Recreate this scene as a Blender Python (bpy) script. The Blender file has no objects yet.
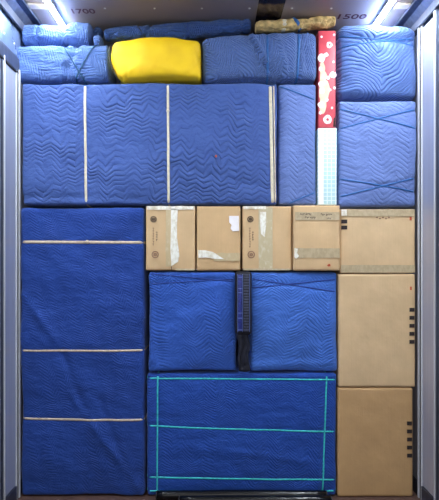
import bpy, bmesh, math, random
from mathutils import Vector, noise
from mathutils.bvhtree import BVHTree

col = bpy.context.scene.collection
S = 161.0
def PX(x): return (x - 212.0) / S          # metres across, measured on the face of the load
def PZ(y): return (497.0 - y) / S          # metres above the floor
D = 3.2

# ------------------------------------------------------------------ materials
def lin(c):
    r = []
    for v in c:
        v /= 255.0
        r.append(v / 12.92 if v <= .04045 else ((v + .055) / 1.055) ** 2.4)
    return (r[0], r[1], r[2], 1)

class NT:
    def __init__(s, name):
        s.m = bpy.data.materials.new(name); s.m.use_nodes = True
        s.t = s.m.node_tree; s.n = s.t.nodes; s.b = s.n['Principled BSDF']
        s.tc = s.n.new('ShaderNodeTexCoord')
    def new(s, k, **kw):
        n = s.n.new(k)
        for a, v in kw.items(): setattr(n, a, v)
        return n
    def ln(s, a, b): s.t.links.new(a, b)
    def put(s, sock, v):
        if hasattr(v, 'is_linked') or hasattr(v, 'node'): s.ln(v, sock)
        else: sock.default_value = v
    def math(s, op, a, b=None, c=None, clamp=False):
        n = s.new('ShaderNodeMath', operation=op); n.use_clamp = clamp
        s.put(n.inputs[0], a)
        if b is not None: s.put(n.inputs[1], b)
        if c is not None: s.put(n.inputs[2], c)
        return n.outputs[0]
    def noise(s, scale, detail=3, vec=None, rough=.5):
        n = s.new('ShaderNodeTexNoise'); n.inputs['Scale'].default_value = scale
        n.inputs['Detail'].default_value = detail; n.inputs['Roughness'].default_value = rough
        s.ln(vec if vec is not None else s.tc.outputs['Object'], n.inputs['Vector'])
        return n.outputs['Fac']
    def mapping(s, rot=(0,0,0), scale=(1,1,1), loc=(0,0,0)):
        n = s.new('ShaderNodeMapping'); n.inputs['Rotation'].default_value = rot
        n.inputs['Scale'].default_value = scale; n.inputs['Location'].default_value = loc
        s.ln(s.tc.outputs['Object'], n.inputs['Vector']); return n.outputs[0]
    def mix(s, f, a, b, mode='MIX'):
        n = s.new('ShaderNodeMix', data_type='RGBA', blend_type=mode)
        s.put(n.inputs[0], f); s.put(n.inputs[6], a); s.put(n.inputs[7], b)
        return n.outputs[2]
    def ramp(s, f, a, b):
        n = s.new('ShaderNodeMapRange'); s.put(n.inputs[0], f)
        n.inputs[1].default_value = a; n.inputs[2].default_value = b
        return n.outputs[0]
    def bump(s, h, dist, strength=1.0, normal=None):
        n = s.new('ShaderNodeBump'); n.inputs['Distance'].default_value = dist
        n.inputs['Strength'].default_value = strength; s.ln(h, n.inputs['Height'])
        if normal is not None: s.ln(normal, n.inputs['Normal'])
        return n.outputs[0]

def plain(name, c, rough=.6, metal=0.0, var=.08, vs=20, spec=None, bumpd=0):
    k = NT(name); c = lin(c)
    f = k.noise(vs, 4)
    dark = tuple(v * (1 - 2.2*var) for v in c[:3]) + (1,)
    lite = tuple(min(1, v * (1 + 1.2*var)) for v in c[:3]) + (1,)
    k.ln(k.mix(k.ramp(f, .3, .7), dark, lite), k.b.inputs['Base Color'])
    k.b.inputs['Roughness'].default_value = rough; k.b.inputs['Metallic'].default_value = metal
    if spec is not None: k.b.inputs['Specular IOR Level'].default_value = spec
    if bumpd: k.ln(k.bump(f, bumpd), k.b.inputs['Normal'])
    return k.m

def blanket(name, c, period=.03, zig=.11, slope=.55, rot=0.0, depth=.006, mask=True, fold=.012, warp=.10, dark=.72):
    """quilted moving blanket: zigzag stitch rows pressed into a soft cloth"""
    k = NT(name); c = lin(c)
    v = k.mapping(rot=(0, rot, 0))
    sep = k.new('ShaderNodeSeparateXYZ'); k.ln(v, sep.inputs[0])
    x, y, z = sep.outputs
    n1 = k.noise(5.0, 2)
    zz = k.math('PINGPONG', k.math('ADD', k.math('ADD', x, y), k.math('MULTIPLY', n1, .05)), zig/2)
    w = k.math('ADD', k.math('MULTIPLY', zz, slope*2), z)
    w = k.math('ADD', w, k.math('MULTIPLY', k.noise(3.0, 2), warp))
    s = k.math('ABSOLUTE', k.math('SINE', k.math('MULTIPLY', w, math.pi/period)))
    s = k.math('POWER', s, .55)
    m = k.ramp(k.noise(3.3, 3), .36, .62) if mask else None
    if m is not None:
        m2 = k.math('MULTIPLY_ADD', m, .85, .15)
        h = k.math('MULTIPLY', s, m2)
        s = k.math('SUBTRACT', 1.0, k.math('MULTIPLY', k.math('SUBTRACT', 1.0, s), m2))
    else: h = s
    bn = k.bump(h, depth)
    # cloth creases and puckers
    cr = k.noise(9.0, 5, k.mapping(rot=(0, rot+.5, 0), scale=(1, 1, 2.2)), .6)
    bn = k.bump(cr, fold, 1.0, bn)
    wv = k.noise(260.0, 2)
    bn = k.bump(wv, .0006, .6, bn)
    k.ln(bn, k.b.inputs['Normal'])
    darkc = tuple(q * dark for q in c[:3]) + (1,)
    base = k.mix(k.math('POWER', s, 1.0), darkc, c)
    patch = k.ramp(k.noise(2.2, 4), .3, .7)
    base = k.mix(k.math('MULTIPLY', patch, .30), base, tuple(q*.66 for q in c[:3]) + (1,))
    k.ln(base, k.b.inputs['Base Color'])
    k.b.inputs['Roughness'].default_value = .72
    k.b.inputs['Specular IOR Level'].default_value = .25
    k.b.inputs['Sheen Weight'].default_value = .25
    k.b.inputs['Sheen Roughness'].default_value = .5
    k.b.inputs['Sheen Tint'].default_value = (.6, .75, 1, 1)
    return k.m

def cardboard(name, c):
    k = NT(name); c = lin(c)
    cor = k.noise(1.0, 2, k.mapping(scale=(260, 260, 4)))
    f = k.noise(7, 4)
    base = k.mix(k.ramp(f, .3, .75), tuple(v*.9 for v in c[:3])+(1,), tuple(min(1, v*1.06) for v in c[:3])+(1,))
    base = k.mix(k.math('MULTIPLY', k.ramp(cor, .3, .7), .13), base, tuple(v*.7 for v in c[:3])+(1,))
    k.ln(base, k.b.inputs['Base Color'])
    k.b.inputs['Roughness'].default_value = .78
    k.ln(k.bump(cor, .0008, .7, k.bump(f, .006)), k.b.inputs['Normal'])
    return k.m

def tape(name, c, c2, rough=.28, lo=.42, hi=.58):
    """packing tape: crumpled film, pale glare mixed into its colour by noise"""
    k = NT(name)
    f = k.noise(45, 5, k.mapping(scale=(1, 1, .6)), .65)
    k.ln(k.mix(k.ramp(f, lo, hi), lin(c), lin(c2)), k.b.inputs['Base Color'])
    k.b.inputs['Roughness'].default_value = rough
    k.b.inputs['Coat Weight'].default_value = .15
    k.ln(k.bump(f, .0015), k.b.inputs['Normal'])
    return k.m

def metal_panel(name, c, rough, metal, streak=.1, axis=(40, 40, 1.5), bumpd=.0008):
    k = NT(name); c = lin(c)
    f = k.noise(1.0, 5, k.mapping(scale=axis))
    k.ln(k.mix(k.ramp(f, .3, .7), tuple(v*(1-2*streak) for v in c[:3])+(1,), c), k.b.inputs['Base Color'])
    k.b.inputs['Metallic'].default_value = metal
    k.ln(k.math('MULTIPLY_ADD', f, .12, rough-.06), k.b.inputs['Roughness'])
    k.ln(k.bump(k.noise(6, 2), bumpd*4, 1, k.bump(f, bumpd)), k.b.inputs['Normal'])
    return k.m

M = {}
M['navy']   = blanket('navy blanket cloth', (30, 66, 146), period=.020, zig=.09, slope=.4, depth=.003, rot=.25, fold=.014, dark=.88, warp=.2)
M['royal']  = blanket('royal blanket cloth', (66, 92, 156), period=.034, zig=.10, slope=.36, depth=.0065, dark=.66, warp=.28)
M['light']  = blanket('light blanket cloth', (104, 126, 184), period=.032, zig=.11, slope=.4, depth=.005, dark=.8)
M['top']    = blanket('upper blanket cloth', (82, 110, 172), period=.025, zig=.52, slope=.36, rot=.12, depth=.007, mask=False, dark=.72, warp=.25)
M['mid']    = blanket('middle blanket cloth', (46, 88, 176), period=.022, zig=.16, slope=.4, rot=.15, depth=.0045, dark=.86, warp=.18)
M['midr']   = blanket('right middle blanket cloth', (66, 112, 200), period=.021, zig=.24, slope=.36, rot=-.1, depth=.0045, dark=.86, warp=.2)
M['low']    = blanket('lower blanket cloth', (31, 74, 162), period=.019, zig=.13, slope=.4, depth=.0032, fold=.014, dark=.88, warp=.2)
M['roll']   = blanket('bundle blanket cloth', (80, 110, 172), period=.024, zig=.14, slope=.6, rot=.9, depth=.008, fold=.03, dark=.7)
M['bundle'] = blanket('wrapped bundle cloth', (88, 116, 176), period=.023, zig=.24, slope=.7, rot=.35, depth=.009, fold=.022, dark=.68, mask=False)
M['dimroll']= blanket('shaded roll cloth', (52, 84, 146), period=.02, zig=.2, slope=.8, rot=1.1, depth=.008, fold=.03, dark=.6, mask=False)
M['pale']   = blanket('pale blanket cloth', (106, 128, 186), period=.03, zig=.16, slope=.35, depth=.004, rot=.06, dark=.86)
M['yellow'] = plain('yellow cloth', (255, 206, 14), .65, var=.05, vs=9, bumpd=.004)
M['tancloth'] = plain('tan cloth', (214, 182, 118), .85, var=.2, vs=30, bumpd=.02)
M['elastic'] = plain('tan elastic webbing', (206, 188, 165), .7, var=.1, vs=60)
M['elastic2'] = plain('cream elastic webbing', (218, 208, 180), .7, var=.06, vs=60)
M['teal'] = plain('teal cord', (38, 96, 160), .6, var=.1, vs=60)
M['deepteal'] = plain('dark teal cord', (16, 72, 108), .6)
M['green'] = plain('green polypropylene strap', (60, 206, 206), .45, var=.12, vs=60)
M['bluecord'] = plain('dark blue cord', (30, 62, 140), .7, var=.1, vs=60)
M['card'] = cardboard('cardboard', (214, 180, 134))
M['cardw'] = cardboard('warm cardboard', (210, 174, 126))
M['cardshade'] = cardboard('shaded cardboard', (192, 154, 106))  # shade at the foot of the load put into the base colour
M['cardr'] = cardboard('pale cardboard', (218, 186, 142))
M['glare_paper'] = tape('tape glare and white paper', (240, 238, 226), (206, 194, 164), lo=.42, hi=.68)  # LED strip highlights painted white on tape; also the white paper patch
M['clear'] = tape('clear tape', (194, 172, 130), (206, 190, 154), lo=.5, hi=.75)
M['greentape'] = tape('greyish tape', (192, 176, 138), (208, 198, 168), lo=.5, hi=.7)
M['greytape'] = tape('grey tape', (178, 158, 122), (190, 170, 134), .5)
M['ink'] = plain('dark print', (44, 34, 34), .8, var=.1)
M['fadeink'] = plain('faded print', (140, 104, 82), .8, var=.1)
M['redink'] = plain('red print', (196, 84, 52), .8, var=.1)
M['black'] = plain('black cloth', (14, 16, 34), .75, var=.2, vs=50, bumpd=.004)
M['mesh'] = plain('navy nylon panel', (32, 46, 130), .45, var=.25, vs=80)
M['meshgrey'] = plain('grey ribbed panel', (70, 76, 98), .5, var=.25, vs=90)
M['rib'] = plain('light piping', (104, 124, 186), .5, var=.1)
M['pole'] = plain('black plastic tube', (10, 10, 13), .26, var=.15, spec=.3)
M['cap'] = plain('tube end', (30, 29, 30), .5)
M['red'] = plain('red printed carton', (214, 76, 88), .45, var=.08, vs=14)
M['white'] = plain('white print', (246, 240, 238), .5, var=.03)
M['cream'] = plain('cream print', (232, 206, 172), .55, var=.1, vs=30)
M['rivet'] = plain('bright rivet', (235, 232, 225), .3, .4)
M['textink'] = plain('stencil ink', (84, 40, 58), .7, var=.15, vs=60)
M['gasket'] = plain('black rubber seal', (22, 24, 32), .7)
M['wallpanel'] = metal_panel('white laminate wall', (178, 182, 200), .2, .2, .05)
M['wallupper'] = metal_panel('galvanised upper wall', (150, 172, 210), .26, .6, .25, (9, 9, 2))
M['alu'] = metal_panel('aluminium rail', (224, 226, 232), .35, .3, .1)
M['aludark'] = metal_panel('dull aluminium rail', (92, 98, 116), .4, .7, .2)
M['ceil'] = metal_panel('satin ceiling sheet', (160, 148, 146), .36, .3, .04, (3, 3, 3), .0003)
M['ceilgap'] = metal_panel('polished ceiling strip', (96, 92, 112), .12, .9, .08, (3, 3, 3), .0003)
M['lampbody'] = plain('white lamp housing', (225, 228, 232), .5)
M['plate'] = plain('cream painted plate', (222, 212, 200), .5)

M['pole'].node_tree.nodes['Principled BSDF'].inputs['Coat Weight'].default_value = .1
k = NT('plywood floor')
g = k.noise(1.0, 5, k.mapping(scale=(14, 1.2, 1)))
k.ln(k.mix(g, lin((66, 46, 42)), lin((104, 78, 68))), k.b.inputs['Base Color']); k.b.inputs['Roughness'].default_value = .6
M['floor'] = k.m
k = NT('dark end wall'); k.b.inputs['Base Color'].default_value = lin((70, 72, 84)); k.b.inputs['Roughness'].default_value = .6
M['back'] = k.m
k = NT('mint checked print')                      # small mint checks on white
br = k.new('ShaderNodeTexChecker'); br.inputs['Scale'].default_value = 1.0
v = k.mapping(); sep = k.new('ShaderNodeSeparateXYZ'); k.ln(v, sep.inputs[0])
lx = k.math('ABSOLUTE', k.math('SINE', k.math('MULTIPLY', sep.outputs[0], math.pi/.026)))
lz = k.math('ABSOLUTE', k.math('SINE', k.math('MULTIPLY', sep.outputs[2], math.pi/.026)))
fx = k.ramp(k.math('MINIMUM', lx, lz), .1, .5)
k.ln(k.mix(fx, lin((240, 250, 250)), lin((190, 228, 230))), k.b.inputs['Base Color'])
k.b.inputs['Roughness'].default_value = .5
k.n.remove(br)
M['check'] = k.m
def emis(name, c, s):
    k = NT(name); k.b.inputs['Base Color'].default_value = (1,1,1,1)
    k.b.inputs['Emission Color'].default_value = c; k.b.inputs['Emission Strength'].default_value = s
    return k.m
M['led'] = emis('led diffuser', (.84, .92, 1, 1), 172)

# ------------------------------------------------------------------ object helpers
def thing(name, label, cat, loc, group=None):
    o = bpy.data.objects.new(name, None); col.objects.link(o)
    o.location = loc; o.empty_display_size = .1
    o['label'] = label; o['category'] = cat
    if group: o['group'] = group
    return o
def root_loc(o):
    v = Vector((0, 0, 0))
    while o is not None: v += o.location; o = o.parent
    return v
FLAT = {'sticker','tape','tape_glare','seam','black_square','red_mark','printed_emblem','printed_lettering','handwriting','flower_print','cream_print','flower_centre','corner_print','white_strip','paper_label','tag'}
def part(name, geo, mat, parent, label=None, smooth=True):
    vs, fs = geo
    off = root_loc(parent) if parent is not None else Vector((0, 0, 0))
    me = bpy.data.meshes.new(name)
    me.from_pydata([tuple(Vector(v) - off) for v in vs], [], fs); me.update()
    bm = bmesh.new(); bm.from_mesh(me); bmesh.ops.recalc_face_normals(bm, faces=bm.faces); bm.to_mesh(me); bm.free()
    if smooth and name not in FLAT:
        for p in me.polygons: p.use_smooth = True
    me.materials.append(M[mat])
    o = bpy.data.objects.new(name, me); col.objects.link(o)
    if parent is not None: o.parent = parent
    if label: o['label'] = label
    return o
def struct(name, geo, mat, parent=None, smooth=False):
    o = part(name, geo, mat, parent, smooth=smooth); o['kind'] = 'structure'; return o
def join(*gs):
    vs, fs = [], []
    for v, f in gs:
        n = len(vs); vs += list(v); fs += [tuple(i + n for i in q) for q in f]
    return vs, fs
def bevbox(x0, x1, y0, y1, z0, z1, b=.003, seg=2):
    bm = bmesh.new(); bmesh.ops.create_cube(bm, size=1)
    for v in bm.verts:
        v.co = Vector(((x0+x1)/2 + v.co.x*(x1-x0), (y0+y1)/2 + v.co.y*(y1-y0), (z0+z1)/2 + v.co.z*(z1-z0)))
    if b: bmesh.ops.bevel(bm, geom=list(bm.edges), offset=b, segments=seg, affect='EDGES', profile=.5)
    r = ([v.co.copy() for v in bm.verts], [tuple(v.index for v in f.verts) for f in bm.faces])
    bm.verts.index_update(); r = ([v.co.copy() for v in bm.verts], [tuple(v.index for v in f.verts) for f in bm.faces])
    bm.free(); return r
def prism(poly, y0, y1):                            # polygon in XZ, extruded in Y
    n = len(poly)
    vs = [(x, y0, z) for x, z in poly] + [(x, y1, z) for x, z in poly]
    fs = [tuple(range(n)), tuple(range(2*n-1, n-1, -1))] + [(i, (i+1) % n, n+(i+1) % n, n+i) for i in range(n)]
    return vs, fs
def fbm(p, s, seed):
    return noise.fractal(Vector((p.x*s + seed*7.3, p.y*s - seed*3.1, p.z*s + seed*1.7)), 1.0, 2.1, 3)

def seg_dist(x, z, a):
    ax, az, bx, bz = a[:4]
    dx, dz = bx-ax, bz-az; L = dx*dx + dz*dz
    t = ((x-ax)*dx + (z-az)*dz) / L
    tc = max(0, min(1, t)); ex = 1 - min(1, abs(t-tc)*4)
    return math.hypot(x-ax-dx*tc, z-az-dz*tc)

def block(x0, x1, y0, y1, z0, z1, r=.03, res=.013, bulge=.02, amp=.006, seed=0, pinch=(), creases=(), side=.004, warp=None, fine=.003):
    sx, sy, sz = x1-x0, y1-y0, z1-z0
    nx, ny, nz = [max(4, int(round(s/res))) for s in (sx, sy*.35, sz)]
    idx, vs, fs = {}, [], []
    def vert(i, j, k):
        key = (i, j, k)
        if key in idx: return idx[key]
        p = Vector((x0+sx*i/nx, y0+sy*j/ny, z0+sz*k/nz))
        c = Vector((min(max(p.x, x0+r), x1-r), min(max(p.y, y0+r), y1-r), min(max(p.z, z0+r), z1-r)))
        d = p - c; n = d.normalized() if d.length > 1e-9 else Vector((0, -1, 0))
        p = c + n*r
        u = 2*i/nx - 1; w = 2*k/nz - 1
        f = max(0, -n.y)
        disp = bulge*f*(1-abs(u)**3)*(1-abs(w)**3)
        disp += (amp*f + side*(1-f)) * fbm(p, 3.0, seed)*1.3
        disp += fine*fbm(p, 11.0, seed+5)
        for q in pinch: disp -= q[4]*math.exp(-(seg_dist(p.x, p.z, q)/q[5])**2)*(f + .35*(1-f))
        for q in creases: disp += f*q[4]*math.exp(-(seg_dist(p.x, p.z, q)/q[5])**2)
        p += n*disp
        if warp: p = warp(p, u, w)
        idx[key] = len(vs); vs.append(p); return idx[key]
    for i in range(nx):
        for k in range(nz):
            for j in (0, ny): fs.append((vert(i,j,k), vert(i+1,j,k), vert(i+1,j,k+1), vert(i,j,k+1)))
    for j in range(ny):
        for k in range(nz):
            for i in (0, nx): fs.append((vert(i,j,k), vert(i,j+1,k), vert(i,j+1,k+1), vert(i,j,k+1)))
    for i in range(nx):
        for j in range(ny):
            for k in (0, nz): fs.append((vert(i,j,k), vert(i+1,j,k), vert(i+1,j+1,k), vert(i,j+1,k)))
    return vs, fs

def roll(pts, seg=90, ring=40, end=.05, amp=.006, seed=0, pinch=(), sq=2.6, gather=.0):
    """soft cloth roll along X: pts (x, y, z, ry, rz)"""
    vs, fs = [], []
    X0, X1 = pts[0][0], pts[-1][0]
    def at(x):
        for a, b in zip(pts, pts[1:]):
            if x <= b[0] or b is pts[-1]:
                t = (x-a[0])/(b[0]-a[0]); t = max(0, min(1, t)); t = t*t*(3-2*t)
                return [a[i] + (b[i]-a[i])*t for i in range(5)]
    for i in range(seg+1):
        # denser rings near the ends
        t = i/seg; t = .5 - .5*math.cos(math.pi*t) if False else t
        x = X0 + (X1-X0)*t
        _, cy, cz, ry, rz = at(x)
        d = min(x-X0, X1-x)
        e = 1.0 if d >= end else max(.02, (1-((end-d)/end)**2.2)**.5)
        for j in range(ring):
            a = 2*math.pi*j/ring
            c, s = math.cos(a), math.sin(a)
            q = (abs(c)**sq + abs(s)**sq) ** (-1/sq)
            rr = 1.0
            dirv = Vector((0, c*q*ry, s*q*rz))
            p = Vector((x, cy, cz)) + dirv*e
            nn = dirv.normalized()
            dd = amp*fbm(p, 9, seed)*1.4 + amp*.5*fbm(p, 26, seed+3)
            for w in pinch:
                px = w[0] + (w[3] if len(w) > 3 else 0)*(p.z-cz)/rz
                g = math.exp(-((x-px)/w[2])**2)
                g2 = math.exp(-((x-px)/(w[2]*3.5))**2)
                dd += -w[1]*g + gather*g2*math.sin(a*9+seed)*(1-g)
            p += nn*dd*e
            vs.append(p)
    for i in range(seg):
        for j in range(ring):
            a, b = i*ring+j, i*ring+(j+1) % ring
            fs.append((a, b, b+ring, a+ring))
    fs.append(tuple(range(ring))); fs.append(tuple(range(seg*ring, seg*ring+ring)))
    return vs, fs

def loft(path, side, hw, ht, closed=True, n=8, sq=1.0):
    """flat band or cord along path; side = direction of its width"""
    vs, fs = [], []
    N = len(path)
    for i in range(N):
        a = path[(i-1) % N] if closed or i > 0 else path[i]
        b = path[(i+1) % N] if closed or i < N-1 else path[i]
        t = (b-a).normalized(); s = side - t*side.dot(t); s.normalize()
        m = t.cross(s).normalized()
        for j in range(n):
            an = 2*math.pi*(j+.5)/n
            vs.append(path[i] + s*hw*math.cos(an)*1.1 + m*ht*math.sin(an)*1.1)
    for i in range(N if closed else N-1):
        for j in range(n):
            a, b = i*n+j, i*n+(j+1) % n
            k = ((i+1) % N)*n
            fs.append((a, b, k+(j+1) % n, k+j))
    if not closed: fs.append(tuple(range(n))); fs.append(tuple(range((N-1)*n, N*n)))
    return vs, fs

def band(geo, p0, p1, hw=.007, ht=.0022, centre=None, N=160, lift=.0015, wob=0):
    """a band drawn right round a wrapped item, in the upright plane through p0-p1 (x, z)"""
    vs, fs = geo
    bv = BVHTree.FromPolygons([tuple(v) for v in vs], fs)
    lo = Vector([min(v[i] for v in vs) for i in range(3)]); hi = Vector([max(v[i] for v in vs) for i in range(3)])
    a = Vector((p0[0], 0, p0[1])); s = Vector((p1[0]-p0[0], 0, p1[1]-p0[1])).normalized()
    t0, t1 = -9, 9
    for i in (0, 2):
        if abs(s[i]) > 1e-6:
            u, v = (lo[i]-a[i])/s[i], (hi[i]-a[i])/s[i]
            t0, t1 = max(t0, min(u, v)), min(t1, max(u, v))
    cy = (lo.y+hi.y)/2
    c = a + s*(t0+t1)/2; c.y = cy
    if centre is not None: c = Vector(centre)
    H, K = (t1-t0)/2+.2, (hi.y-lo.y)/2+.2
    path = []; per = 4*(H+K)
    for i in range(N):
        d = per*i/N
        if d < 2*H: q = (-H+d, -K)
        elif d < 2*H+2*K: q = (H, -K+d-2*H)
        elif d < 4*H+2*K: q = (H-(d-2*H-2*K), K)
        else: q = (-H, K-(d-4*H-2*K))
        o = c + s*q[0] + Vector((0, q[1], 0))
        # aim at the nearest point of the inner spine, so samples spread evenly
        sp = max(-(H-.2)*.8, min((H-.2)*.8, q[0]))
        if abs(q[1]) < K-1e-6: aim = c + s*sp*.6
        else: aim = c + s*sp
        r = bv.ray_cast(o, (aim-o).normalized())
        if r[0] is not None: path.append(r[0] - (aim-o).normalized()*lift)
    P = []
    for i in range(len(path)):
        n = len(path); P.append((path[i-1] + path[i]*2 + path[(i+1) % n])/4 + Vector((0, -lift, 0)) * (1 if path[i].y < cy else -1))
    side = s.cross(Vector((0, 1, 0)))
    if wob:
        P = [p + side*wob*noise.noise(p*6) for p in P]
    return loft(P, side, hw, ht)

def blob(c, rx, ry, rz, n=14, m=9, seed=0, amp=.1):
    vs, fs = [], []
    for i in range(m+1):
        th = math.pi*i/m
        for j in range(n):
            ph = 2*math.pi*j/n
            d = Vector((math.sin(th)*math.cos(ph), math.sin(th)*math.sin(ph), math.cos(th)))
            k = 1 + amp*noise.noise(d*2.3 + Vector((seed, 0, 0)))
            vs.append(Vector(c) + Vector((d.x*rx*k, d.y*ry*k, d.z*rz*k)))
    for i in range(m):
        for j in range(n):
            fs.append((i*n+j, i*n+(j+1) % n, (i+1)*n+(j+1) % n, (i+1)*n+j))
    return vs, fs

def zseg(xa, ya, xb, yb, *rest): return (PX(xa), PZ(ya), PX(xb), PZ(yb)) + rest

def disc(cx, cz, r, y, n=18, r2=None, sx=1.0, wob=0.0, seed=0, th=.0012):
    o = []
    for i in range(n):
        a = 2*math.pi*i/n; k = 1 + wob*noise.noise(Vector((math.cos(a)*1.5, math.sin(a)*1.5, seed)))
        o.append((cx+math.cos(a)*r*sx*k, cz+math.sin(a)*r*k))
    if r2 is None: return prism(o, y-th, y)
    i2 = [(cx+(x-cx)*r2/r, cz+(z-cz)*r2/r) for x, z in o]
    vs = [(x, y-th, z) for x, z in o] + [(x, y-th, z) for x, z in i2] + [(x, y, z) for x, z in o] + [(x, y, z) for x, z in i2]
    fs = []
    for i in range(n):
        j = (i+1) % n
        fs += [(i, j, n+j, n+i), (2*n+i, 2*n+j, 3*n+j, 3*n+i), (i, j, 2*n+j, 2*n+i), (n+i, n+j, 3*n+j, 3*n+i)]
    return vs, fs
def stroke(pts, y, w=.0016, th=.001):
    return loft([Vector((x, y, z)) for x, z in pts], Vector((0, 0, 1)) if abs(pts[-1][0]-pts[0][0]) > abs(pts[-1][1]-pts[0][1]) else Vector((1, 0, 0)), w, th, closed=False, n=4)

# ------------------------------------------------------------------ the setting
XL, XR, ZC = PX(19.0), PX(419.0), PZ(11)
YF, YB = -2.7, 1.05                                   # open rear of the trailer, bulkhead
floor = struct('floor', bevbox(XL-.05, XR+.05, YF, YB, -.06, 0, 0), 'floor')
struct('wall_back', bevbox(XL-.05, XR+.05, YB, YB+.05, 0, ZC, 0), 'back')
# ceiling: two wide satin sheets with a polished strip between them
ceiling = struct('ceiling', join(bevbox(XL-.05, PX(257), YF, YB, ZC, ZC+.03, 0), bevbox(PX(283), XR+.05, YF, YB, ZC, ZC+.03, 0)), 'ceil')
struct('ceiling_strip', bevbox(PX(257), PX(283), YF, YB, ZC+.004, ZC+.03, 0), 'ceilgap', ceiling)
for px in (106, 155, 202, 249, 291, 330):
    for yy in (-.035, -.6, -1.2):
        struct('rivet', blob((PX(px), yy, ZC-.001), .0075, .0075, .004, 10, 6), 'rivet', ceiling)
def ceil_text(body, px0, px1, yc, h):
    cu = bpy.data.curves.new('stencil', 'FONT'); cu.body = body; cu.size = 1; cu.extrude = 0.01; cu.offset = .015
    cu.align_x = 'CENTER'; cu.align_y = 'CENTER'
    t = bpy.data.objects.new('stencil', cu); col.objects.link(t)
    dg = bpy.context.evaluated_depsgraph_get(); dg.update()
    me = bpy.data.meshes.new_from_object(t.evaluated_get(dg)); bpy.data.objects.remove(t); bpy.data.curves.remove(cu)
    xs = [v.co.x for v in me.vertices]; ys = [v.co.y for v in me.vertices]
    w = (PX(px1)-PX(px0))/(max(xs)-min(xs)); hh = h/(max(ys)-min(ys)); mx = (max(xs)+min(xs))/2; my = (max(ys)+min(ys))/2
    for v in me.vertices:
        x, y, z = v.co
        v.co = ((PX(px0)+PX(px1))/2 + (x-mx)*w, yc - (y-my)*hh, ZC - .0015 - z*.05)
    me.materials.append(M['textink'])
    o = bpy.data.objects.new('stencilled_number', me); col.objects.link(o); o.parent = ceiling; o['kind'] = 'structure'
    o['label'] = 'dark stencilled number ' + body
ceil_text('1700', 72, 95, .000, .060)
ceil_text('1500', 341, 370, .070, .062)

def side_wall(sg, X, name, panel_top, up):
    # sg = -1 left, +1 right; X is the inner face
    o = X + sg*.045
    def bx(d0, d1, y0, y1, z0, z1, b=.002):           # d measured inward from the face
        a, c = X - sg*d0, X - sg*d1
        return bevbox(min(a, c), max(a, c), y0, y1, z0, z1, b)
    w = struct(name, bx(-.05, -.012, YF, YB, 0, ZC), 'wallupper')
    return bx
bx = side_wall(-1, XL, 'wall_left', 2.62, 1)
n = [0]
def trim(geo, mat, parent=None):
    n[0] += 1; return struct('trim_%d' % n[0], geo, mat, parent)
def posts(bx, ptop, n0):
    # bays of white laminate between aluminium posts
    ys = [(-.208, -.041), (-.93, -.27), (-1.6, -.98), (-2.3, -1.65), (.0, .5)]
    for a, b in ys: trim(bx(-.012, -.004, a, b, .09, ptop), 'wallpanel')
    for y in (-.262, -.98, -1.65, -2.35):
        trim(join(bx(-.012, .002, y+.006, y+.022, 0, ptop+.03), bx(-.012, .002, y+.036, y+.05, 0, ptop+.03)), 'aludark')
        trim(bx(-.012, .008, y+.024, y+.034, 0, ptop+.03), 'alu')
    trim(bx(-.012, .003, -.040, -.033, 0, ptop+.03), 'alu')
    trim(bx(-.012, .004, -.031, -.018, 0, ptop+.03), 'gasket')
    trim(bx(-.012, .009, -.016, .004, 0, ptop+.03), 'alu')
posts(bx, 2.62, 0)
struct('baseboard_left', bx(-.012, .002, YF, YB, 0, .085), 'aludark')
trim(bx(-.012, .003, YF, YB, 2.635, 2.72), 'aludark')
trim(bx(-.012, .005, YF, YB, 2.622, 2.632), 'gasket')
for y in (-.12, -.05, -.2): struct('rivet', blob((XL-.010, y, 2.86+.07*math.sin(y*40)), .003, .005, .005, 8, 6), 'rivet', bpy.data.objects['wall_left'])
bx = side_wall(1, XR, 'wall_right', 2.9, 1)
posts(bx, 2.89, 0)
struct('baseboard_right', bx(-.012, .002, YF, YB, 0, .085), 'aludark')
# coved corner rails under the ceiling
def cove(sg, X):
    P = [(0, 0), (.088, 0), (.088, -.012), (.045, -.022), (.014, -.06), (.014, -.11), (0, -.11)]
    return prism([(X - sg*a, ZC + b) for a, b in P], YF, YB)
trim(cove(-1, XL), 'aludark'); trim(cove(1, XR), 'aludark')
trim(bevbox(XL+.075, XL+.09, YF, YB, ZC-.024, ZC-.012, .002), 'aludark')
trim(bevbox(XR-.09, XR-.075, YF, YB, ZC-.024, ZC-.012, .002), 'aludark')
# cream cross plates between the corner rail and the light
for y in (-.105, -.75, -1.4):
    trim(bevbox(XL+.09, PX(212-162), y, y+.055, ZC-.014, ZC, .002), 'plate')
    trim(bevbox(PX(212+179), XR-.09, y, y+.055, ZC-.014, ZC, .002), 'plate')

# ------------------------------------------------------------------ ceiling lights
def led(x, label):
    t = thing('ceiling_light', label, 'light', (x, -1.1, ZC-.022), 'LED strips along the trailer ceiling')
    part('housing', bevbox(x-.019, x+.019, -2.4, .24, ZC-.020, ZC-.0005, .002), 'lampbody', t)
    part('diffuser', bevbox(x-.015, x+.015, -2.39, .23, ZC-.0245, ZC-.0195, .002, 2), 'led', t, smooth=True)
led(PX(212-156.5), 'glowing white LED strip on the ceiling near the left wall')
led(PX(212+171), 'glowing white LED strip on the ceiling near the right wall')

# ------------------------------------------------------------------ wrapped cargo
def wrapped(name, label, cat, geo, mat, bands, base, group=None, covername='blanket'):
    t = thing(name, label, cat, base, group)
    part(covername, geo, mat, t)
    for b in bands:
        g = band(geo, (PX(b[0]), PZ(b[1])), (PX(b[2]), PZ(b[3])), b[4], b[5], wob=b[7] if len(b) > 7 else 0)
        part(b[8] if len(b) > 8 else 'elastic_band', g, b[6], t)
    return t

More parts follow.
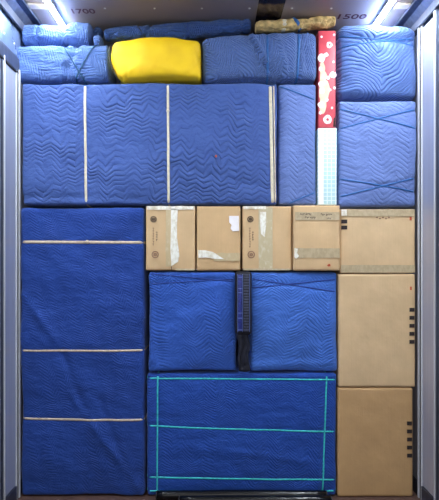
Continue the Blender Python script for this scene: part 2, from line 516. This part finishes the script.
# tall wrapped item, lower left
bA = [(22, 242, 145, 242.5), (22, 350.3, 145, 350.3), (22, 418.5, 145, 420)]
gA = block(PX(20.8), PX(144.4), 0, .62, .004, PZ(207.4), r=.022, bulge=.012, amp=.014, seed=1, fine=.004,
           pinch=[zseg(*b, .004, .014) for b in bA],
           creases=[zseg(72, 395, 142, 492, .012, .022), zseg(24, 296, 62, 348, .012, .025), zseg(60, 345, 88, 420, -.010, .022), zseg(100, 400, 130, 480, -.008, .02), zseg(24, 212, 143, 216, .005, .03)])
tA = wrapped('wrapped_furniture', 'tall navy wrapped piece with three tan bands, standing by the left wall', 'wrapped furniture',
        gA, 'navy', [b + (h, .0028, 'elastic') for b, h in zip(bA, (.0085, .006, .0065))], (PX(84), .3, 0))
def knot(t, px, py, s=1.0, mat='elastic', y=-.02):
    part('knot', blob((PX(px), y, PZ(py)), .012*s, .008, .012*s, 12, 8, seed=px, amp=.3), mat, t)
knot(tA, 88, 242); 
# large panel above it
bB = [(85.2, 83, 86.3, 206), (168, 83, 168.8, 206)]
bB2 = [(270.3, 83, 272.6, 206), (273.6, 83, 275.3, 206)]
gB = block(PX(22), PX(277.4), -.005, .60, PZ(204.9), PZ(83.4), r=.018, bulge=.014, amp=.011, seed=2, fine=.004,
           pinch=[zseg(*b, .005, .014) for b in bB] + [zseg(*bB2[0], .006, .02)],
           creases=[zseg(24, 196, 150, 200, -.006, .018), zseg(170, 165, 272, 190, -.006, .03), zseg(30, 204, 120, 200, .006, .015)])
tB = wrapped('wrapped_furniture', 'wide blue zigzag-quilted piece with upright cream bands, below the yellow bundle', 'wrapped furniture',
        gB, 'royal', [b + (.0075, .0026, 'elastic2') for b in bB] + [bB2[0] + (.0095, .0028, 'elastic2'), bB2[1] + (.0045, .0024, 'elastic')], (PX(150), .3, PZ(205.2)))
knot(tB, 168.3, 112, .9, 'elastic2', -.026)
part('tag', disc(PX(216), PZ(157), .007, -.022, 8, wob=.4, th=.006), 'redink', tB)
# pale wrapped piece next to it
bC = [(277, 84.2, 317, 100), (277, 208.5, 317, 191.5)]
gC = block(PX(278.6), PX(317), .012, .6, PZ(204.8), PZ(82.6), r=.02, bulge=.010, amp=.005, seed=3,
           pinch=[zseg(*b, .003, .012) for b in bC], creases=[zseg(280, 84, 281, 204, -.01, .02)])
wrapped('wrapped_furniture', 'narrow pale blue wrapped piece with slanting cords, beside the checked carton', 'wrapped furniture',
        gC, 'light', [b + (.004, .003, 'teal', 0, 'cord') for b in bC], (PX(298), .3, PZ(204.8)))

# right column, wrapped
bH = [(337, 36, 417, 45), (337, 47, 417, 38)]
gH = block(PX(337.3), PX(418.3), .005, .6, PZ(98.6), PZ(23), r=.045, bulge=.03, amp=.016, seed=4, fine=.006, side=.008,
           pinch=[zseg(*b, .009, .018) for b in bH],
           creases=[zseg(339, 33, 415, 33, .012, .025), zseg(340, 90, 410, 95, .008, .02), zseg(345, 80, 380, 55, -.006, .02)],
           warp=lambda p, u, w: p + Vector((-.02*max(0, w-.7)/.3*u, 0, 0)))
wrapped('wrapped_furniture', 'plump blue quilted bundle, highest in the stack by the right wall', 'wrapped furniture',
        gH, 'top', [b + (.0035, .0025, 'teal', 0, 'cord') for b in bH], (PX(377), .3, PZ(98.6)))
bI = [(338, 108.4, 416, 129), (338, 129, 416, 109.5), (338, 178.5, 416, 192), (338, 197.3, 416, 177.8)]
gI = block(PX(338.7), PX(416.8), .0, .6, PZ(206.6), PZ(100.4), r=.022, bulge=.016, amp=.008, seed=5,
           pinch=[zseg(*b, .005, .013) for b in bI])
wrapped('wrapped_furniture', 'pale blue smooth wrapped piece with two pairs of crossed cords, by the right wall', 'wrapped furniture',
        gI, 'pale', [b + (.0045, .003, 'teal', 0, 'cord') for b in bI], (PX(377), .3, PZ(206.6)))

# two squarish items under the carton row
bK = [(148, 273.5, 234, 281.5), (148, 284, 234, 279)]
gK = block(PX(148.6), PX(236.2), .0, .58, PZ(371.2), PZ(271.6), r=.02, bulge=.022, amp=.011, seed=6, fine=.004,
           pinch=[zseg(*b, .005, .013) for b in bK], creases=[zseg(151, 272, 153, 360, .010, .02), zseg(150, 300, 160, 360, -.008, .03)])
wrapped('wrapped_furniture', 'blue quilted square piece under the two left cartons, left of the narrow black bag', 'wrapped furniture',
        gK, 'mid', [b + (.003, .0022, 'bluecord', 0, 'cord') for b in bK], (PX(192), .3, PZ(370.2)))
bK2 = [(249, 278.5, 335, 291.5), (249, 288, 335, 279.5)]
gK2 = block(PX(250.6), PX(337.4), .0, .58, PZ(371.6), PZ(272.2), r=.02, bulge=.024, amp=.012, seed=7, fine=.004,
            pinch=[zseg(*b, .006, .014) for b in bK2], creases=[zseg(254, 365, 330, 362, .008, .02), zseg(328, 300, 333, 366, .008, .02)])
wrapped('wrapped_furniture', 'brighter blue quilted square piece with crossed dark cords, right of the narrow black bag', 'wrapped furniture',
        gK2, 'midr', [b + (.0035, .0028, 'bluecord', 0, 'cord') for b in bK2], (PX(293), .3, PZ(370.8)))
# low item strapped in green
bL = [(147, 378.3, 337, 379.6), (147, 425.7, 337, 432), (147, 477.3, 337, 479.6), (157.8, 371, 157, 496), (326.8, 371, 322.4, 496), (147, 491.2, 337, 491.2)]
gL = block(PX(146.6), PX(337), .002, .62, .004, PZ(373.6), r=.022, bulge=.012, amp=.008, seed=8,
           pinch=[zseg(*b, .004, .012) for b in bL],
           creases=[zseg(150, 374, 334, 375, .006, .015), zseg(230, 450, 310, 462, .006, .02), zseg(180, 448, 240, 452, .004, .02)])
wrapped('wrapped_furniture', 'wide blue wrapped piece with green straps, standing behind the black tubes', 'wrapped furniture',
        gL, 'low', [b + (.0046, .002, 'green', 0, 'strap') for b in bL], (PX(242), .3, 0))

# ------------------------------------------------------------------ bundles on top
def Zr(y0, y1): return (PZ(y1)+PZ(y0))/2, (PZ(y0)-PZ(y1))/2
def rollpts(L, y, ry):
    # widest line of a roll lies y behind the face of the load
    q = (D + y)/D; zc = PZ(262); o = []
    for x, a, b in L:
        top = zc + (PZ(a)-zc)*q; bot = BASE if b is None else zc + (PZ(b)-zc)*q
        o.append((PX(212)+(PX(x)-PX(212))*q, y, (top+bot)/2, ry, (top-bot)/2))
    return o
BASE = PZ(80.6)
gR = roll(rollpts([(20.5, 51.5, None), (40, 51.2, None), (76, 51.2, None), (98, 51, None), (115, 52, None)], .13, .13), end=.035, amp=.007, seed=11, sq=5,
          pinch=[(PX(212)+(PX(75.5)-PX(212))*1.04, .014, .02, .04), (PX(212)+(PX(75.5)-PX(212))*1.04, .014, .02, -.04)], gather=.006, seg=110)
t = thing('wrapped_bundle', 'blue wrapped bundle with crossed teal cords, left of the yellow bundle', 'wrapped bundle', (PX(66), .15, PZ(84)))
part('blanket', gR, 'roll', t)
for a, b in (((67, 52), (86, 83)), ((90, 52), (72, 83))):
    part('cord', band(gR, (PX(a[0]), PZ(a[1])), (PX(b[0]), PZ(b[1])), .0045, .004), 'deepteal', t)
# yellow bundle
def ywarp(p, u, w):
    f = max(0, -u-.55)/.45
    p = p + Vector((.055*f*max(0, .1-w)**1.5 + .02*f*max(0, w-.3), 0, -.012*max(0, u-.6)*max(0, w)))
    return p + Vector((0, 0, .008*math.sin(u*2.1+.6)))
gY = block(PX(110.6), PX(200.9), -.035, .30, PZ(80.8), PZ(40.4), r=.035, bulge=.035, amp=.016, seed=12, fine=.003, warp=ywarp,
           creases=[zseg(128, 74, 120, 82, -.012, .008), zseg(124, 76, 134, 72, .01, .008), zseg(196, 50, 201, 62, -.014, .008), zseg(193, 58, 199, 76, .012, .01), zseg(186, 80, 198, 68, -.01, .008)])
t = thing('wrapped_bundle', 'bright yellow cloth bundle lying between the blue bundles on top of the load', 'wrapped bundle', (PX(156), .12, PZ(82.6)))
part('cloth', gY, 'yellow', t)
outline = [Vector((PX(x), y, PZ(z))) for x, z, y in ((112, 46, -.02), (109.5, 54, -.015), (110.5, 62, -.02), (113, 70, -.03), (117.5, 79, -.03), (121, 83, -.02))]  # dark line along the left edge of the yellow cloth
part('outline', loft(outline, Vector((1, 0, 0)), .0035, .0035, closed=False), 'gasket', t, 'dark hem')
# big wrapped bundle right of yellow
def ewarp(p, u, w):
    f = max(0, -u-.1)/.9
    return p + Vector((0, 0, -.035*f*max(0, w)))
gE = block(PX(202.4), PX(317), -.005, .30, PZ(80.8), PZ(32.0), r=.04, bulge=.035, amp=.016, seed=13, fine=.007, side=.004, warp=ewarp,
           pinch=[zseg(267, 33, 267.5, 83, .012, .014), zseg(298, 33, 296.5, 83, .013, .015)],
           creases=[zseg(247, 35, 263, 66, -.018, .01), zseg(251, 34, 267, 64, .014, .012), zseg(263, 66, 277, 77, -.014, .01), zseg(283, 50, 290, 76, -.012, .009), zseg(279, 42, 287, 70, .01, .01), zseg(260, 60, 265, 80, .01, .008), zseg(302, 40, 306, 70, -.008, .01), zseg(256, 62, 266, 78, -.012, .006)])
t = thing('wrapped_bundle', 'fat blue quilted bundle between the yellow bundle and the red flowered carton', 'wrapped bundle', (PX(260), .15, PZ(82.2)))
part('blanket', gE, 'bundle', t)
for a, b in (((267, 36), (267.5, 80)), ((298.6, 36), (296.8, 80))):
    part('strap', band(gE, (PX(a[0]), PZ(a[1])), (PX(b[0]), PZ(b[1])), .007, .0022, wob=.006), 'teal', t)
# small roll on the left, top layer
BASE = PZ(262) + (PZ(49.4)-PZ(262))*(D+.13)/D
gF = roll(rollpts([(25.2, 29, None), (34, 28, None), (48, 27.8, None), (62, 28.8, None), (74, 25.4, None), (94, 26.4, None)], .13, .10), end=.02, amp=.005, seed=14, sq=2.6,
          pinch=[(PX(35), .006, .012), (PX(61), .016, .016)], gather=.003, seg=100)
t = thing('blanket_roll', 'small blue blanket roll with a pinched waist under the left ceiling light', 'blanket roll', (PX(60), .13, PZ(50)))
part('roll', gF, 'roll', t)
part('cord', band(gF, (PX(35), PZ(30)), (PX(35), PZ(48)), .004, .003, N=80), 'bluecord', t)
part('cord', band(gF, (PX(61), PZ(30)), (PX(61), PZ(48)), .004, .003, N=80), 'teal', t)
gk = roll(rollpts([(93.8, 36, 46), (96.5, 37, 49), (100, 36.5, 49), (103.4, 38, 47)], .09, .05), end=.018, amp=.006, seed=15, sq=2, seg=24, ring=26)
part('gathered_end', gk, 'roll', t)
gk = roll(rollpts([(93.8, 31, 38), (98, 27.5, 37), (103, 29, 36.5)], .14, .05), end=.02, amp=.008, seed=16, sq=2, seg=24, ring=26)
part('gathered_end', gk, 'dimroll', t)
# long thin roll behind the yellow bundle
gG = roll(rollpts([(104, 29.5, 41), (125, 27.5, 40.5), (146, 26.5, 40), (170, 24.3, 39.5), (200, 22.6, 38), (225, 20.5, 35), (251.5, 19.8, 32.4)], .14, .055), end=.02, amp=.006, seed=17, sq=2.2,
          pinch=[(PX(146), .013, .014, .02), (PX(187), .006, .012), (PX(243), .006, .01)], gather=.003, seg=150)
t = thing('blanket_roll', 'long thin dark blue roll lying behind the yellow bundle, just below the ceiling', 'blanket roll', (PX(178), .14, PZ(40)))
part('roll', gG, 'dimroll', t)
part('cord', band(gG, (PX(141), PZ(27)), (PX(150), PZ(39)), .0035, .003, centre=(PX(145.5), .14, PZ(33)), N=80), 'gasket', t)
part('cord', band(gG, (PX(187), PZ(24)), (PX(187), PZ(38)), .003, .003, centre=(PX(187), .14, PZ(31)), N=80), 'bluecord', t)
# tan roll
gT = roll(rollpts([(254.5, 24.5, 31), (262, 21.5, 31), (285.8, 20.4, 31), (300, 19, 29.8), (320, 18.2, 28.6), (335, 18.0, 28)], .10, .045), end=.012, amp=.009, seed=18, sq=2.4,
          pinch=[(PX(285.8), .006, .01), (PX(305), .003, .01, .04)], gather=.003, seg=120)
t = thing('cloth_roll', 'tan rolled cloth with pale band and blue strap, just under the ceiling', 'cloth roll', (PX(294), .10, PZ(31)))
part('roll', gT, 'tancloth', t)
part('pale_band', band(gT, (PX(285.8), PZ(22)), (PX(285.8), PZ(31)), .016, .003, centre=(PX(285.8), .10, PZ(26)), N=80), 'elastic2', t, 'pale yellow band')
part('strap', band(gT, (PX(299.5), PZ(19)), (PX(309), PZ(31)), .010, .003, centre=(PX(304.5), .10, PZ(25)), N=90), 'teal', t, 'blue strap')
tail = [Vector((PX(308.5), .055, PZ(29))), Vector((PX(311), .05, PZ(31.5))), Vector((PX(314), .045, PZ(33))), Vector((PX(317), .045, PZ(34)))]
part('strap_tail', loft(tail, Vector((.5, 0, 1)), .005, .002, closed=False), 'teal', t)

# ------------------------------------------------------------------ narrow upright cartons
x0, x1 = PX(318.6), PX(335.6)
t = thing('carton', 'tall narrow red carton printed with white flowers, near the tan roll at the top', 'carton', ((x0+x1)/2, .3, PZ(127.6)))
part('body', bevbox(x0, x1, .0, .55, PZ(127.6), PZ(30.6), .003), 'red', t)
Y = 0.0
part('cream_print', join(*[disc(PX(a), PZ(b), r, Y-.0002*i, sx=s, wob=.35, seed=a) for i, (a, b, r, s) in enumerate(((323, 78, .052, .42), (324.5, 92, .068, .48), (322.5, 106, .05, .42), (322, 68, .035, .5)))]), 'cream', t)
for a, b, r in ((329.5, 45, .019), (321.6, 58, .026), (326, 55, .014), (333, 75, .021), (328, 78, .012), (321, 84.5, .018), (322, 91, .018), (321, 105, .02), (333.5, 62, .007), (334, 35, .008), (330, 90, .008), (327, 100, .010), (332, 108, .008), (320.5, 69, .013), (320.2, 113, .01), (334.3, 88, .009), (321.5, 37, .007)):
    part('flower_print', disc(PX(a), PZ(b), r, Y-.0016-.00005*(a-320), sx=.95, wob=.3, seed=a+b), 'white', t)
part('flower_print', disc(PX(327.6), PZ(119.6), .027, Y-.0013, r2=.009, wob=.15), 'white', t)
for a, b, r in ((329.5, 45, .006), (327.6, 119.6, .005)):
    part('flower_centre', disc(PX(a), PZ(b), r, Y-.0028), 'red', t)
part('corner_print', prism([(PX(333), PZ(127)), (PX(335.3), PZ(127)), (PX(335.3), PZ(116)), (PX(333.6), PZ(119))], Y-.0012, Y), 'ink', t, 'black printed corner')
t = thing('carton', 'tall narrow white carton with mint green checks, below the red carton', 'carton', ((x0+x1)/2, .3, PZ(204.8)))
part('body', bevbox(PX(317.8), PX(336.6), -.004, .55, PZ(204.8), PZ(128.2), .003), 'check', t)
part('white_strip', bevbox(PX(318.2), PX(323.5), -.0055, -.004, PZ(204.4), PZ(128.5), 0), 'white', t, 'plain white edge strip')

# ------------------------------------------------------------------ cartons
def box_body(t, x0, x1, y0, y1, z0, z1, mat, seed=0, seam=None):
    """board box: softly bowed panels, rounded folds, open flap seam"""
    g = block(x0, x1, y0, y1, z0, z1, r=.005, res=.012, bulge=.004, amp=.002, side=.0006, fine=.0006, seed=seed)
    return part('body', g, mat, t)
def strip(px0, py0, px1, py1, y, th=.0016, rough=.0, seed=0, n=14):
    """flat strip lying on a front face, edges slightly torn"""
    a, b, c, d = PX(px0), PX(px1), PZ(py1), PZ(py0)
    vert = (d-c) > (b-a); pts = []
    for i in range(n+1):
        t = i/n; w = rough*noise.noise(Vector((t*5, seed, 0)))
        pts.append((a+w, c+(d-c)*t) if vert else (a+(b-a)*t, c+w))
    for i in range(n, -1, -1):
        t = i/n; w = rough*noise.noise(Vector((t*5, seed+9, 0)))
        pts.append((b+w, c+(d-c)*t) if vert else (a+(b-a)*t, d+w))
    return prism(pts, y-th, y)
GR = 'cartons in the row below the big blue piece'
F = -.0052
def logo(t, px, py, mat, s=1.0):
    g = join(disc(PX(px), PZ(py), .019*s, F, r2=.0145*s, n=24), disc(PX(px), PZ(py), .0085*s, F, r2=.0045*s, n=12),
             stroke([(PX(px)-.012*s, PZ(py)-.006*s), (PX(px)+.012*s, PZ(py)+.006*s)], F, .0012),
             stroke([(PX(px)-.012*s, PZ(py)+.006*s), (PX(px)+.012*s, PZ(py)-.006*s)], F, .0012))
    part('printed_emblem', g, mat, t)
def column_print(t, px, y0, y1, step, mat, seed, w=.0055):
    rnd = random.Random(seed); g = []; y = y0
    while y < y1:
        h = step*(.5+.25*rnd.random()); cx = PX(px)
        g.append(stroke([(cx-w*.8, PZ(y)), (cx+w*.8, PZ(y+h*.2))], F, .0020))
        g.append(stroke([(cx+w*(rnd.random()-.5), PZ(y)), (cx+w*(rnd.random()-.5), PZ(y+h))], F, .0020))
        y += step
    part('printed_lettering', join(*g), mat, t)

def row_box(x0, x1, y0, y1, yf, label, seed, mat='card'):
    t = thing('cardboard_box', label, 'cardboard box', (PX((x0+x1)/2), yf+.22, PZ(y1)), GR)
    box_body(t, PX(x0), PX(x1), yf, yf+.45, PZ(y1), PZ(y0), mat, seed)
    return t
# first
t = row_box(145.9, 195.2, 206, 270.4, 0, 'cardboard box with painted glare on its middle tape, leftmost of the row', 21)
part('seam', strip(171.2, 207, 171.8, 270, -.004, .0008), 'ink', t)
part('tape', strip(165.8, 209, 172.6, 266.5, F+.0006, rough=.006, seed=3), 'clear', t, 'crumpled clear tape')
part('tape_glare', prism([(PX(a), PZ(b)) for a, b in ((171, 209), (178, 209), (177.2, 222), (177, 236), (178.5, 248), (179.5, 256), (178, 262), (171.5, 266), (170.5, 250), (171, 230))], F-.0012, F+.0002), 'glare_paper', t, 'white glare painted on the tape')  # bright reflection on the tape, laid on as a white piece
part('tape', strip(147, 206.2, 194.5, 209.8, F+.0004, rough=.003, seed=5), 'glare_paper', t, 'tape along the top edge, painted white with glare')
part('tape', strip(176, 268.6, 195, 270.2, F+.0004, rough=.001, seed=6), 'greentape', t)
logo(t, 153.6, 219.3, 'ink'); logo(t, 155.3, 254.6, 'fadeink', 1.15)
column_print(t, 153.5, 228, 246, 2.6, 'fadeink', 4); column_print(t, 156.8, 232, 241, 2.4, 'ink', 5)
# second
t = row_box(196.6, 240.6, 206, 270.6, .004, 'cardboard box with a torn white sticker near its upper right edge', 22, 'cardw')
part('sticker', prism([(PX(a), PZ(b)) for a, b in ((229, 216), (238.8, 216), (239, 231), (232.5, 231.4), (230.5, 228.5), (231.5, 225), (229.2, 222.5))], F-.0008, F+.002), 'white', t, 'torn white sticker')
part('tape', strip(214, 253, 239.8, 261, F+.003, rough=.004, seed=8), 'clear', t, 'dull clear tape')
part('tape_glare', prism([(PX(a), PZ(b)) for a, b in ((198, 250), (205, 250.3), (213, 252), (219, 256), (224, 259), (216, 259), (206, 257.5), (198.4, 257.8))], F-.0008, F+.003), 'glare_paper', t, 'tape end painted white with glare')
# third
t = row_box(242.6, 291.8, 206, 270.4, 0, 'cardboard box with greyish tape down its middle, right of the box with white sticker', 23)
part('seam', strip(265.8, 207, 266.3, 270, -.004, .0008), 'ink', t)
part('tape', strip(258.5, 207, 272.5, 269.5, F+.0006, rough=.004, seed=12), 'greentape', t, 'greenish-grey tape')
part('tape_glare', prism([(PX(a), PZ(b)) for a, b in ((260, 212), (266, 212), (266, 225), (264.5, 237), (261, 234), (260, 222))], F-.0012, F+.0002), 'glare_paper', t, 'white glare patch painted on the tape')
part('tape', strip(243.4, 206.3, 266, 209.2, F+.0004, rough=.002, seed=14), 'glare_paper', t)
part('tape', strip(243.4, 268.6, 290, 270.2, F+.0004, rough=.001, seed=15), 'greentape', t)
logo(t, 250.3, 219.3, 'ink'); logo(t, 251.2, 254.6, 'fadeink', 1.2)
column_print(t, 249.8, 228, 247, 2.6, 'fadeink', 7); column_print(t, 252.8, 232, 241, 2.4, 'ink', 8)
# fourth, a little proud of the row
def nz(x): return 212+(x-212)/1.0095
F4 = -.03
t = row_box(nz(293.6), nz(340), 205.6, 270.6, F4, 'cardboard box with black handwriting on its upper tape', 24)
FF = F4-.0052
part('tape', strip(nz(295), 212.6, nz(339.4), 220.6, FF+.0008, rough=.003, seed=16), 'greytape', t, 'grey tape with handwriting')
part('tape', strip(nz(295), 248.4, nz(339.6), 258, FF+.0008, rough=.004, seed=17), 'greytape', t)
part('tape_glare', prism([(PX(nz(a)), PZ(b)) for a, b in ((294.3, 248), (297.5, 249), (297, 253), (299, 256), (296, 259), (294.3, 257))], FF-.0012, FF+.0002), 'glare_paper', t, 'torn tape end painted white with glare')
rnd = random.Random(3)
def scribble(xa, xb, yc, h):
    x = xa; P = []                                   # one joined-up pen line per word
    while x < xb:
        w = .8+.5*rnd.random()
        P += [(PX(nz(x)), PZ(yc+h*(rnd.random()-.3))), (PX(nz(x+w*.5)), PZ(yc-h*(.2+.4*rnd.random())))]
        x += w
    part('handwriting', loft([Vector((a, FF-.0014, b)) for a, b in P], Vector((0, 0, 1)), .0022, .0008, closed=False, n=4), 'ink', t, 'black marker handwriting')
scribble(300, 304, 214.6, 1.8); scribble(305.5, 310.5, 214.6, 1.8); scribble(305, 308.5, 218, 1.8); scribble(310, 314.5, 218.2, 1.8)
scribble(320.5, 324.5, 215, 2.0); scribble(326, 331.5, 215.4, 2.0); scribble(326.5, 330.5, 219, 1.5)
part('red_mark', disc(PX(nz(329)), PZ(265.3), .007, FF+.0005, wob=.5, sx=1.6), 'redink', t)

# cartons by the right wall
GB = 'large cartons stacked by the right wall'
def big(x0, x1, y0, y1, yf, label, seed, mat, depth=.58):
    t = thing('cardboard_box', label, 'cardboard box', (PX((x0+x1)/2), yf+.28, max(0, PZ(y1))), GB)
    box_body(t, PX(x0), PX(x1), yf, yf+depth, max(.003, PZ(y1)), PZ(y0), mat, seed); return t
t = big(340.4, 415.3, 208.8, 273.2, .004, 'pale cardboard box taped along top and bottom edges, topmost carton by the right wall', 31, 'cardr')
YF2 = -.001
part('tape', strip(341, 209.2, 414.5, 216.4, YF2, rough=.002, seed=21), 'greytape', t, 'grey tape along the top edge')
part('tape', strip(341, 265, 414.8, 272.6, YF2, rough=.002, seed=22), 'greytape', t, 'grey tape along the bottom edge')
part('paper_label', strip(341.3, 209.6, 346.6, 215.8, YF2-.0018, rough=.002, seed=23), 'glare_paper', t, 'small white paper patch')
for a in (219.6, 225.6): part('black_square', strip(341.2, a, 347.2, a+3.9, YF2+.001), 'ink', t, 'black printed square')
part('red_mark', strip(409.6, 216.8, 411.6, 220.4, YF2+.001), 'redink', t)
part('printed_lettering', join(*[strip(376+i*3, 216.8+(i % 2)*1.2, 377.8+i*3, 218+(i % 2)*1.2, YF2+.001) for i in range(5)]), 'fadeink', t)
t = big(338.6, 415, 274, 387, 0, 'pale cardboard box with five black squares, middle carton by the right wall', 32, 'cardr')
YF3 = -.005
for i in range(5): part('black_square', strip(409.2, 307.8+i*8.0, 414.2, 311.6+i*8.0, YF3+.001), 'ink', t, 'black printed square')
part('red_mark', strip(409.8, 286.5, 411.4, 290, YF3+.001), 'redink', t)
t = big(338, 412.8, 388, 497, 0, 'shade-painted tan cardboard box standing on the floor, lowest carton by the right wall', 33, 'cardshade')
for i in range(5): part('black_square', strip(406.8, 421.2+i*8.05, 411.8, 425+i*8.05, YF3+.001), 'ink', t, 'black printed square')

# ------------------------------------------------------------------ narrow black bag
bgx = PX(243.4)
t = thing('black_bag', 'narrow black bag with ribbed panels, upright between two square blue pieces', 'bag', (bgx, -.03, PZ(370.6)))
body = block(PX(235.0), PX(251.0), -.055, -.014, PZ(334), PZ(271.6), r=.02, res=.006, bulge=.006, amp=.002, side=.002, fine=.001, seed=41)
part('body', body, 'black', t)
tail = block(PX(236.4), PX(250.2), -.05, -.014, PZ(370.6), PZ(331), r=.018, res=.005, bulge=.006, amp=.014, side=.010, fine=.006, seed=42,
             creases=[zseg(243, 336, 241, 366, -.012, .006), zseg(246, 334, 245, 362, .01, .005)],
             warp=lambda p, u, w: p + Vector((.006*math.sin(w*5) + (.12*(bgx-p.x) if w < 0 else 0), 0, 0)))
part('lower_sleeve', tail, 'black', t)
part('left_panel', bevbox(PX(237.6), PX(241.3), -.067, -.050, PZ(330), PZ(274.5), .003), 'mesh', t, 'navy nylon panel')
part('right_panel', bevbox(PX(242.6), PX(248.4), -.067, -.050, PZ(330), PZ(274.5), .003), 'meshgrey', t, 'grey ribbed panel')
for y in (277, 288, 292, 312, 317, 328.5):
    part('piping', bevbox(PX(236.9), PX(242.2), -.070, -.065, PZ(y+.35), PZ(y-.35), .0008), 'rib', t)
for y in [275.5+i*2.7 for i in range(20)]:
    part('rib', bevbox(PX(242.9), PX(248.2), -.0695, -.065, PZ(y+.5), PZ(y-.5), .001), 'black', t)
for x in (237.2, 241.9, 248.9):
    part('piping', bevbox(PX(x)-.0013, PX(x)+.0013, -.071, -.060, PZ(330.5), PZ(274), .0008), 'rib', t)

# ------------------------------------------------------------------ black tubes on the floor
def tube(pts, r, mat, label):
    P = [Vector(p) for p in pts]
    t = thing('plastic_tube', label, 'tube', tuple(P[0]*.5 + P[-1]*.5 - Vector((0, 0, r))))
    Q = []
    for i in range(len(P)-1):
        for k in range(6): Q.append(P[i].lerp(P[i+1], k/6))
    Q.append(P[-1])
    part('tube_body', loft(Q, Vector((0, 0, 1)), r/1.1, r/1.1, closed=False, n=20), mat, t)
    for e, d in ((P[0], -1), (P[-1], 1)):
        part('end_cap', loft([e + Vector((d*.001, 0, 0)), e + Vector((d*.008, 0, 0))], Vector((0, 0, 1)), r*.85, r*.85, closed=False, n=16), 'cap', t)
tube([(PX(158), -.042, .030), (PX(200), -.043, .031), (PX(225), -.042, .034), (PX(270), -.040, .032), (PX(324), -.040, .030)], .028, 'pole',
     'longer black plastic tube on the floor against the green-strapped blue piece')
tube([(PX(181), -.098, .0265), (PX(250), -.097, .027), (PX(327), -.097, .0265)], .025, 'pole',
     'thinner black tube on the floor, in front of the longer black tube')

# ------------------------------------------------------------------ light and camera
w = bpy.data.worlds.new('dock'); bpy.context.scene.world = w; w.use_nodes = True
w.node_tree.nodes['Background'].inputs[0].default_value = (.93, .96, 1, 1)
w.node_tree.nodes['Background'].inputs[1].default_value = .38
L = bpy.data.lights.new('rear_fill', 'AREA'); L.shape = 'RECTANGLE'; L.size = 2.6; L.size_y = 1.6; L.energy = 28; L.color = (1, .97, .93)  # unseen area fill added behind the camera to brighten the load
lo = bpy.data.objects.new('rear_fill', L); col.objects.link(lo); lo.location = (.2, -5.2, 2.5)
lo.rotation_euler = (math.radians(80), 0, 0)

cam = bpy.data.cameras.new('camera'); co = bpy.data.objects.new('camera', cam); col.objects.link(co)
co.location = (0, -D, PZ(262)); co.rotation_euler = (math.radians(90), 0, 0)
cam.sensor_width = 36; cam.lens = S*D/500*36
cam.shift_x = 7.5/500; cam.shift_y = 12/500; cam.shift_y = -(250-262)/500
cam.clip_start = .05
sc = bpy.context.scene; sc.camera = co
sc.view_settings.view_transform = 'Standard'; sc.view_settings.look = 'None'
sc.view_settings.exposure = 0.22
